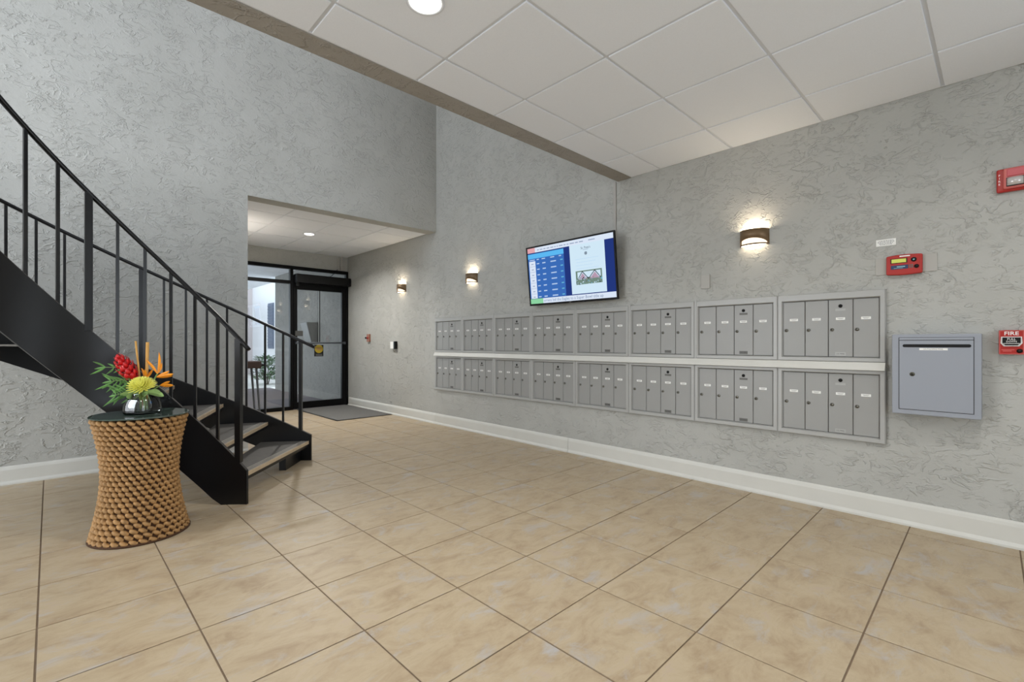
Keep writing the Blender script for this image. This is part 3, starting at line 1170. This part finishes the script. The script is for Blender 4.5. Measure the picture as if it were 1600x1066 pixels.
def st_(s, x, y, size, m, align='LEFT', lay=4, bold=0.0):
    scr.cur = keys.index(m)
    scr.text(s, so + rv * SW * x + upv * SH * (1 - y) + nv * (-.0018 + .0003 * lay), rv, upv, size, align, bold=bold)


sr_(0, 1, 0, 1, 'navy', 0)
sr_(0, 1, 0, .085, 'white')
sr_(0, .10, 0, .085, 'pink', 2)
x = .13
random.seed(3)
while x < .66:
    w = random.uniform(.015, .05)
    sr_(x, x + w, .04, .055, 'grey', 3)
    x += w + .012
sr_(.74, .81, .038, .052, 'grey', 3)
sr_(0, .455, .105, .905, 'blue', 1)
sr_(0, .455, .105, .19, 'cyan', 2)
sr_(.02, .09, .205, .222, 'text', 3)
for x0, x1 in ((.115, .145), (.18, .225), (.29, .34), (.395, .425)):
    sr_(x0, x1, .205, .222, 'text', 3)
sr_(.012, .095, .235, .905, 'white', 2)
for k in range(7):
    yy = .28 + k * .0985
    sr_(.018, .088, yy + .047, yy + .052, 'grey', 3)
    sr_(.04, .07, yy, yy + .014, 'grey', 3)
    sr_(.112, .146, yy, yy + .018, 'text', 3)
    sr_(.185, .226, yy - .002, yy + .018, 'text', 3)
    sr_(.29, .358, yy - .004, yy + .016, 'text', 3)
    sr_(.41, .44, yy - .008, yy + .010, 'teal', 3)
sr_(.525, .905, .085, .895, 'paper', 2)
st_("St. Pete's", .705, .155, .032, 'ink', 'CENTER')
sr_(.675, .735, .182, .188, 'grey', 3)
scr.cur = keys.index('ink')
cc = so + rv * SW * .705 + upv * SH * (1 - .245) + nv * (-.0006)
for k in range(8):
    a = PI * k / 4
    d = (rv * math.cos(a) + upv * math.sin(a))
    e = (rv * -math.sin(a) + upv * math.cos(a))
    scr.add([cc, cc + d * .014 - e * .004, cc + d * .019, cc + d * .014 + e * .004], [(0, 1, 2, 3)])
for k in range(4):
    sr_(.585 + .01 * (k % 2), .835 - .03 * (k % 3), .325 + k * .052, .331 + k * .052, 'pale', 3)
# the little picture of two gabled frames over scrub
sr_(.58, .865, .52, .745, 'moss', 3)
sr_(.60, .85, .54, .64, 'paper', 4)
for (xa, xb, xc) in ((.60, .655, .72), (.72, .79, .85)):
    for (p, q) in (((xa, .66), (xb, .535)), ((xb, .535), (xc, .66))):
        scr.cur = keys.index('dark')
        P0 = so + rv * SW * p[0] + upv * SH * (1 - p[1]) + nv * (-.0001)
        P1 = so + rv * SW * q[0] + upv * SH * (1 - q[1]) + nv * (-.0001)
        d = (P1 - P0).normalized().cross(nv) * .004
        scr.add([P0 - d, P1 - d, P1 + d, P0 + d], [(0, 1, 2, 3)])
    scr.cur = keys.index('mauve')
    pts = [so + rv * SW * x + upv * SH * (1 - y) + nv * (-.0004) for x, y in ((xa + .015, .66), (xc - .015, .66), (xb, .56))]
    scr.add(pts, [(0, 1, 2)])
for k in range(60):
    x, y = random.uniform(.58, .855), random.uniform(.62, .735)
    sr_(x, x + random.uniform(.004, .014), y, y + random.uniform(.006, .02), random.choice(['dark', 'teal', 'moss', 'paper', 'pale', 'grey']), 6)
sr_(0, 1, .91, 1, 'white', 2)
sr_(0, .165, .91, 1, 'green', 3)
st_('orrens led the Eagles to a Super Bowl title up', .172, .954, .0415, 'grey', 'LEFT', 4, .012)
scr.build('screen', [E_[k] for k in keys], tv)
b = MB()
tvbox(b, TWd * .5 - .012, TWd * .5 + .012, .006, .012, .004, .005)
b.build('logo_badge', M['ink'], tv)

cd = thing('wall_conduit', 'thin vertical conduit from the beam down to the television', 'conduit', (WX, 2.56, 2.2))
b = MB()
b.box(WX - .016, WX, 2.530, 2.556, 2.06, CZ - .003)
b.build('channel', M['conduit'], cd, bevel=.002)


# ------------------------------------------------------------------ wall sconces
def sconce(y, z, w, h, label, up):
    s = thing('wall_sconce', label, 'wall lamp', (WX, y, z), 'bronze half-round wall sconces')
    dep = .085
    n = 20
    b = MB()
    b.smooth = True
    outer, inner = [], []
    for k in range(n + 1):
        a = PI * k / n
        outer.append((WX - dep * math.sin(a), y - w / 2 * math.cos(a)))
        inner.append((WX - (dep - .003) * math.sin(a), y - (w / 2 - .003) * math.cos(a)))
    vs = []
    arch = lambda k: z + h * .42 * math.sin(PI * k / n) ** .8          # the lower edge is cut as an arch
    for k, (x, yy) in enumerate(outer):
        vs += [(x, yy, arch(k)), (x, yy, z + h)]
    o0 = len(vs)
    for k, (x, yy) in enumerate(inner):
        vs += [(x, yy, arch(k)), (x, yy, z + h)]
    fs = []
    for k in range(n):
        i = 2 * k
        fs.append((i, i + 1, i + 3, i + 2))
        fs.append((o0 + i, o0 + i + 2, o0 + i + 3, o0 + i + 1))
        fs.append((i, i + 2, o0 + i + 2, o0 + i))
        fs.append((i + 1, o0 + i + 1, o0 + i + 3, i + 3))
    b.add(vs, fs)
    b.build('shade', M['bronze'], s)
    b = MB()
    b.smooth = True
    for k in range(n):
        q = []
        for (xx, yy) in (outer[k], outer[k + 1], inner[k + 1], inner[k]):
            q.append((xx, yy, z - .001))
        b.prism(q, (0, 0, .011))
    b.build('lower_rim', M['bronze'], s)
    MB().box(WX - .006, WX, y - w / 2 + .012, y + w / 2 - .012, z + .012, z + h - .012).build('backplate', M['bronze'], s)
    for zz, t, mm in ((z + .003, .002, 'sconce_down'), (z + h - .010, .002, up)):
        pts = []
        for k in range(n + 1):
            a = PI * k / n
            pts.append((WX - .008 - (dep - .030) * math.sin(a), y - (w / 2 - .012) * math.cos(a), zz))
        MB().prism(pts, (0, 0, t)).build('diffuser', M[mm], s)
    b = MB()
    pts = []
    for k in range(n + 1):
        a = PI * k / n
        pts.append((WX - .008 - (dep - .032) * math.sin(a), y - (w / 2 - .014) * math.cos(a), z + .009))
    b.prism(pts, (0, 0, h - .021))
    b.build('lamp_glass', M['sconce_glass'], s)
    return s


sconce(1.300, 1.868, .205, .118, 'bronze half-round sconce on the wall above the right-hand mailboxes', 'sconce_up')
sconce(4.69, 1.900, .205, .118, 'bronze half-round sconce above the door-end mailboxes', 'sconce_up')
sconce(6.40, 1.915, .205, .118, 'bronze half-round sconce nearest the entrance door', 'sconce_up')
o = sconce(6.9, 1.915, .205, .118, 'bronze half-round sconce on the hidden left wall of the entrance recess', 'sconce_up_strong')
o.location.x = AX
o.rotation_euler = (0, 0, PI)


# ------------------------------------------------------------------ recessed downlights
def downlight(x, y, z, r, label, power, col=(1.0, 0.97, 0.93), group='recessed ceiling downlights', spread=150):
    d = thing('downlight', label, 'ceiling light', (x, y, z), group)
    b = MB()
    b.smooth = True
    b.lathe((x, y, z), [(r + .016, .004), (r + .016, -.001), (r + .010, -.004), (r, -.003), (r - .001, .003)], 36, False, False)
    b.build('trim_ring', M['grid'], d)
    b = MB()
    b.smooth = True
    b.lathe((x, y, z), [(r, .002), (r * .96, -.004), (r * .8, -.008), (r * .45, -.011)], 36)
    b.build('diffuser', M['lamp_disc'], d)
    l = bpy.data.lights.new('downlight_lamp', 'AREA')
    l.shape = 'DISK'
    l.size = r * 2
    l.energy = power
    l.color = col
    l.spread = math.radians(spread)
    o = bpy.data.objects.new('downlight_lamp', l)
    o.parent = d
    o.location = (0, 0, -.013)
    COL.objects.link(o)
    return d


downlight(1.178, 1.79, CZ, .072, 'recessed round downlight in the main tile ceiling', 28)
downlight(2.571, 6.894, RZ, .066, 'recessed round downlight in the entrance recess ceiling', 60)
for (x, y, lb) in ((1.178, -.65, 'added, unseen round downlight in the ceiling left of the viewpoint'), (-1.26, 1.79, 'added, unseen round downlight near the foot of the upper stair'), (2.408, -.06, 'recessed round downlight above the drop box')):  # first two are unseen, added to light the room
    downlight(x, y, CZ, .072, lb, 16 if x > 2 else 9)

# ------------------------------------------------------------------ spiral staircase
SX, SY = .20, 2.97
RI, RO = 1.02, 2.26
K = 1.105
A_I0, A_O0 = math.radians(43.2), math.radians(46.9)
A_END = math.radians(196)
zi = lambda a: .344 + K * (a - .85)
zo = lambda a: .281 + K * (a - .85)
cp = lambda r, a, z: (SX + r * math.cos(a), SY + r * math.sin(a), z)
stair = thing('spiral_staircase', 'black steel curved staircase with thin balusters rising to the left', 'staircase', (SX, SY, 0))


def stringer(rad, th, a0, zf, hh, name, label):
    n = 46
    b = MB()
    b.smooth = True
    vs = []
    for k in range(n + 1):
        a = a0 + (A_END - a0) * k / n
        zt = zf(a)
        zb = max(0.0, zt - hh)
        for r in (rad - th / 2, rad + th / 2):
            vs += [cp(r, a, zb), cp(r, a, zt)]
    fi = []
    for k in range(n):
        i = 4 * k
        fi += [(i, i + 1, i + 5, i + 4), (i + 2, i + 6, i + 7, i + 3), (i + 1, i + 3, i + 7, i + 5), (i, i + 4, i + 6, i + 2)]
    fi += [(0, 2, 3, 1), (4 * n, 4 * n + 1, 4 * n + 3, 4 * n + 2)]
    b.add(vs, fi)
    o = b.build(name, M['black'], stair)
    bm = bmesh.new()
    bm.from_mesh(o.data)
    bmesh.ops.recalc_face_normals(bm, faces=bm.faces)
    for e in bm.edges:
        if len(e.link_faces) == 2 and e.calc_face_angle(0) > 1.0:
            e.smooth = False
    bm.to_mesh(o.data)
    bm.free()
    e = MB()
    vs, fs = [], []
    for k in range(n + 1):
        a = a0 + (A_END - a0) * k / n
        zt = zf(a)
        for r, dz in ((rad - th / 2 - .0006, -.004), (rad - th / 2 - .0006, .0012), (rad + th / 2 + .0006, .0012), (rad + th / 2 + .0006, -.004)):
            vs.append(cp(r, a, zt + dz))
    for k in range(n):
        for q in range(3):
            i = 4 * k + q
            fs.append((i, i + 1, i + 5, i + 4))
    e.add(vs, fs)
    tag(e.build('edge_strip', M['worn_edge'], o), 'worn grey top edge')
    return tag(o, label)


stringer(RI, .020, A_I0, zi, .447, 'stringer', 'inner stringer, the nearer black plate')
stringer(RO, .020, A_O0, zo, .340, 'stringer', 'outer stringer, the farther black plate')

STEP = math.radians(9.6)
RISE = .187
for k in range(15):
    a0 = math.radians(47.6) + STEP * k
    a1 = a0 + math.radians(11.0)
    z = RISE * (k + 1)
    ri, ro = RI + .011, RO - .011
    mid = [cp(ro, a0 + (a1 - a0) * t, z) for t in (0, .33, .66, 1)]
    inn = [cp(ri, a1 + (a0 - a1) * t, z) for t in (0, .33, .66, 1)]
    poly = [Vector(p) for p in mid + inn]
    t = MB().prism(poly, (0, 0, -.012)).build('tread', M['tread'], stair)
    # direction across the nosing (towards the climber's front)
    pi_, po_ = Vector(cp(ri, a0, z)), Vector(cp(ro, a0, z))
    along = (po_ - pi_).normalized()
    fwd = Vector((along.y, -along.x, 0))
    b = MB()
    b.cur = 0
    b.obox((pi_ + po_) / 2 + fwd * .004 + Vector((0, 0, -.013)), along * ((po_ - pi_).length / 2), fwd * .004, Vector((0, 0, .0145)))
    b.build('nosing', M['nosing'], t)
    b = MB()
    for q in (.012, .034, .055):
        b.obox((pi_ + po_) / 2 - fwd * q + Vector((0, 0, .0008)), along * ((po_ - pi_).length / 2 - .006), fwd * .0045, Vector((0, 0, .0012)))
    b.build('grip_strip', M['grip'], t)
    b = MB()
    b.obox((pi_ + po_) / 2 - fwd * .012 + Vector((0, 0, -.0345)), along * ((po_ - pi_).length / 2), fwd * .010, Vector((0, 0, .0215)))
    b.build('tread_angle', M['black'], t)
# bracket that fixes the outer stringer under the first tread
a = math.radians(50)
MB().obox(cp(2.06, a, .075), Vector((math.cos(a), math.sin(a), 0)) * .17, Vector((-math.sin(a), math.cos(a), 0)) * .03, (0, 0, .075)).build('base_bracket', M['black'], stair, bevel=.004)

HB = .846


def handrail(rad, a0, zf, label):
    n = 60
    pts = []
    for k in range(n + 1):
        a = a0 + (A_END - a0) * k / n
        pts.append(cp(rad, a, zf(a) + HB + .012))
    b = MB()
    b.smooth = True
    b.tube(pts, 1.0, 10, flat=(.021, .014), up=(0, 0, 1))
    tag(b.build('handrail', M['black'], stair), label)


handrail(RI, math.radians(42.6), zi, 'inner handrail on the nearer side')
handrail(RO, math.radians(46.2), zo, 'outer handrail on the farther side')


def post(rad, a, zf, half, name):
    er = Vector((math.cos(a), math.sin(a), 0))
    et = Vector((-math.sin(a), math.cos(a), 0))
    z0, z1 = zf(a) - .012, zf(a) + HB + .010
    c = Vector(cp(rad, a, (z0 + z1) / 2))
    b = MB()
    b.obox(c, er * half, et * half, (0, 0, (z1 - z0) / 2))
    b.build(name, M['black'], stair)


a = math.radians(46.7)
k = 0
while a < A_END - .02:
    post(RI, a, zi, .019 if k % 6 == 0 else .0088, 'newel_post' if k % 6 == 0 else 'baluster')
    a += math.radians(7.93)
    k += 1
a = math.radians(49.5)
k = 0
while a < A_END - .02:
    post(RO, a, zo, .015 if k % 8 == 0 else .0085, 'newel_post' if k % 8 == 0 else 'baluster')
    a += math.radians(4.1)
    k += 1

# ------------------------------------------------------------------ woven side table with vase and flowers
TX, TY = .344, 3.565
tbl = thing('side_table', 'round hourglass side table of woven sea grass with dark glass top', 'table', (TX, TY, 0))
TZ = .700


def trad(z):
    t = (z / TZ - .52) / .52
    return .186 + .057 * abs(t) ** 1.75


core = MB()
core.smooth = True
core.lathe((TX, TY, 0), [(trad(TZ * k / 20) - .016, .002 + (TZ - .012) * k / 20) for k in range(21)], 48)
core.build('core', M['rope_dark'], tbl)
wv = MB()
wv.smooth = True
ROWS = 24
LUMPS = 33
nseg, nc = LUMPS * 10, 9
for rrow in range(ROWS):
    z = .017 + (TZ - .034) * rrow / (ROWS - 1)
    R = trad(z) - .012
    ph = PI * rrow + .22 * rrow
    vs, fs = [], []
    for i in range(nseg):
        fi_ = 2 * PI * i / nseg
        q = (fi_ * LUMPS + ph) / (2 * PI) % 1.0          # place along one plait lump
        sw = math.sin(PI * q) ** .55
        rad = .0035 + .0125 * sw
        zo_ = (.5 - q) * .019                            # each lump lies aslant
        for k in range(nc):
            psi = 2 * PI * k / nc
            rr = rad * (1 + .10 * math.cos(3 * psi + 9 * q))
            vs.append((TX + (R + rr * math.cos(psi)) * math.cos(fi_), TY + (R + rr * math.cos(psi)) * math.sin(fi_), max(.002, z + zo_ + rr * .86 * math.sin(psi))))
    for i in range(nseg):
        for k in range(nc):
            a0, a1 = i * nc + k, i * nc + (k + 1) % nc
            b0, b1 = ((i + 1) % nseg) * nc + k, ((i + 1) % nseg) * nc + (k + 1) % nc
            fs.append((a0, b0, b1, a1))
    wv.add(vs, fs)
wv.build('woven_body', M['rope'], tbl)
b = MB()
b.smooth = True
b.lathe((TX, TY, 0), [(.236, .0005), (.245, .001), (.245, .010), (.236, .012)], 48)
b.build('base_rim', M['rope_dark'], tbl)
b = MB()
b.lathe((TX, TY, TZ), [(.236, .002), (.240, .004), (.240, .009), (.237, .011)], 64)
tag(b.build('glass_top', M['tint_glass'], tbl), 'dark reflective glass top')
GT = TZ + .0112

RGT = Vector((math.cos(HEAD), -math.sin(HEAD), 0))     # sideways as the room is entered
FWD = Vector((math.sin(HEAD), math.cos(HEAD), 0))
VB = Vector((TX, TY, GT)) + RGT * .010


def P(a, c, d=0.0):
    return VB + RGT * a + FWD * d + Vector((0, 0, c))


vs_ = thing('vase', 'clear glass vase with shouldered sides on the woven table', 'vase', VB)
b = MB()
b.smooth = True


def sq(r, z, n=40, e=3.2):
    out = []
    for k in range(n):
        a = 2 * PI * k / n
        c, s = math.cos(a), math.sin(a)
        q = r / ((abs(c) ** e + abs(s) ** e) ** (1 / e))
        out.append(P(q * c, z, q * s))
    return out


prof_o = [(.074, 0), (.080, .004), (.082, .02), (.079, .055), (.071, .085), (.058, .107), (.050, .118), (.048, .124)]
prof_i = [(.045, .124), (.047, .117), (.054, .105), (.067, .083), (.075, .055), (.077, .022), (.072, .014)]
rings = [sq(r, z) for r, z in prof_o + prof_i]
vv = [p for rg in rings for p in rg]
n = 40
ff = [(i * n + k, i * n + (k + 1) % n, (i + 1) * n + (k + 1) % n, (i + 1) * n + k) for i in range(len(rings) - 1) for k in range(n)]
ff += [tuple(range(n))[::-1], tuple(range((len(rings) - 1) * n, len(rings) * n))]
b.add(vv, ff)
b.build('glass_body', M['vase'], vs_)

MOUTH = .118


def stem(b, top, foot_a=0.0, foot_d=0.0, r=.0035):
    f = P(foot_a, .022, foot_d)
    m = P(foot_a * .6 + .1 * (0), MOUTH * .9, foot_d * .4)
    b.tube([f, (f + m) / 2 + Vector((0, 0, .005)), m, (m * .45 + Vector(top) * .55), top], r, 7)


# red ginger
fl = thing('ginger_flower', 'red ginger flower head leaning left over the vase', 'flower', VB, 'flowers in the vase')
b = MB()
b.smooth = True
base, tip = P(-.035, .205, -.02), P(-.118, .338, -.03)
stem(b, base, -.02, .01, .005)
b.build('stem', M['stem'], fl)
b = MB()
b.smooth = True
axv = (tip - base)
ln = axv.length
axv.normalize()
s1 = axv.cross(Vector((0, 0, 1))).normalized()
s2 = s1.cross(axv)
for k in range(46):
    t = k / 45
    a = k * 2.39996
    rr = .040 * (math.sin(PI * (.16 + .80 * t)) ** .8)
    o = s1 * math.cos(a) + s2 * math.sin(a)
    p0 = base + axv * ln * t * .92 + o * rr * .45
    p1 = p0 + (axv * .034 + o * rr * .75)
    b.leaf(p0, p1, .030 * (1 - .45 * t), .18, 4, side=o)
b.tube([base, base + axv * ln * .5, tip], [.012, .022, .004], 8)
b.build('bracts', M['ginger'], fl)

# yellow chrysanthemum
fl = thing('chrysanthemum', 'yellow chrysanthemum bloom in front of the vase mouth', 'flower', VB, 'flowers in the vase')
cm = P(.038, .168, -.055)
b = MB()
b.smooth = True
stem(b, cm, .02, -.01, .004)
b.build('stem', M['stem'], fl)
b = MB()
up_ = (Vector((0, 0, 1)) * .8 - FWD * .45).normalized()
e1 = RGT
e2 = up_.cross(e1).normalized()
for k in range(190):
    t = (k + .5) / 190
    a = k * 2.39996
    th = t * 1.75
    d = up_ * math.cos(th) + (e1 * math.cos(a) + e2 * math.sin(a)) * math.sin(th)
    rr = .062 + .016 * t
    p0 = cm + d * .016
    b.leaf(p0, cm + Vector((d.x * rr, d.y * rr, d.z * rr * .85)), .0125, -.12, 3, side=up_ if th > .25 else e1)
b.build('petals', M['mum'], fl)

# birds of paradise
for lab, bs, tips in (('orange bird of paradise with one petal pointing straight up', (.080, .235), ((.025, .322), (.094, .365), (.10, .30))),
                      ('orange bird of paradise reaching right, the upper of two', (.070, .215), ((.19, .236), (.155, .252), (.165, .222))),
                      ('orange bird of paradise reaching right, the lower of two', (.095, .165), ((.19, .168), (.158, .190), (.16, .160))),
                      ('small orange bird of paradise between the reeds and the chrysanthemum', (.005, .205), ((.02, .262), (-.012, .27), (.045, .262)))):
    fl = thing('bird_of_paradise', lab, 'flower', VB, 'flowers in the vase')
    b = MB()
    b.smooth = True
    stem(b, P(bs[0], bs[1], .01), bs[0] * .2, .015, .004)
    b.build('stem', M['stem'], fl)
    b = MB()
    for q, (ta, tc) in enumerate(tips):
        b.leaf(P(bs[0], bs[1], .01), P(ta, tc, -.01 + .015 * q), .017, .06, 5, side=FWD)
    b.build('petals', M['bird'], fl)

# tan reeds
for lab, f0, f1, r in (('thick tan reed standing upright in the vase', (.004, .03), (.006, .425), .0085), ('thin tan reed leaning left in the vase', (-.015, .03), (-.066, .432), .0055)):
    fl = thing('reed', lab, 'reed', VB, 'tan reeds in the vase')
    b = MB()
    b.smooth = True
    b.cyl(P(*f0, .02), P(*f1, .03), r * .9, r, n=12)
    b.build('cane', M['reed'], fl)

# fern-like sprays on the left
for lab, tipc, cnt, up1 in (('green leaf spray reaching far left, the topmost', (-.235, .268), 4, .05), ('green leaf spray of long narrow blades left of the vase, the middle one', (-.19, .185), 8, .02), ('drooping green leaf spray low on the left', (-.15, .105), 8, -.01)):
    fl = thing('leaf_spray', lab, 'foliage', VB, 'green leaf sprays in the vase')
    st0, tp = P(-.01, MOUTH + .005, -.02), P(tipc[0] * .72, tipc[1] + .01, -.06)
    b = MB()
    b.smooth = True
    midp = (st0 + tp) / 2 + Vector((0, 0, .025 + up1))
    b.tube([P(-.005, .03, 0), st0, midp, tp], [.003, .003, .0025, .0015], 6)
    b.build('stem', M['stem'], fl)
    b = MB()
    for k in range(cnt):
        t = (k + 1.0) / cnt
        q = st0.lerp(midp, min(1, 2 * t)) if t < .5 else midp.lerp(tp, 2 * t - 1)
        for sgn in (-1, 1):
            ang = random.uniform(.35, .9) * sgn
            dirv = (-RGT * math.cos(ang) + Vector((0, 0, 1)) * math.sin(ang) - FWD * random.uniform(-.5, .6)).normalized()
            ln = random.uniform(.07, .105) if cnt > 4 else random.uniform(.05, .09)
            b.leaf(q, q + dirv * ln - Vector((0, 0, .012)), .0115, .08, 4, side=FWD)
    b.leaf(tp, P(tipc[0], tipc[1], -.06), .014, .05, 4, side=FWD)
    b.build('leaves', M['leaf'], fl)
fl = thing('leaf_spray', 'pale broad green leaves folded over the vase mouth', 'foliage', VB, 'green leaf sprays in the vase')
b = MB()
for (a0, c0, a1, c1, d1, w) in ((0, .125, -.035, .103, -.075, .045), (.02, .13, .055, .100, -.075, .045), (.03, .128, .155, .108, -.04, .032), (.0, .128, -.06, .122, -.09, .03), (.03, .13, .12, .13, -.02, .03)):
    b.leaf(P(a0, c0, -.02), P(a1, c1, d1), w, .15, 5, side=FWD)
b.build('leaves', M['leaf2'], fl)
b = MB()
b.smooth = True
b.tube([P(.01, .02, .0), P(.012, .08, -.005), P(.012, .13, -.02)], .003, 6)
b.build('stem', M['stem'], fl)
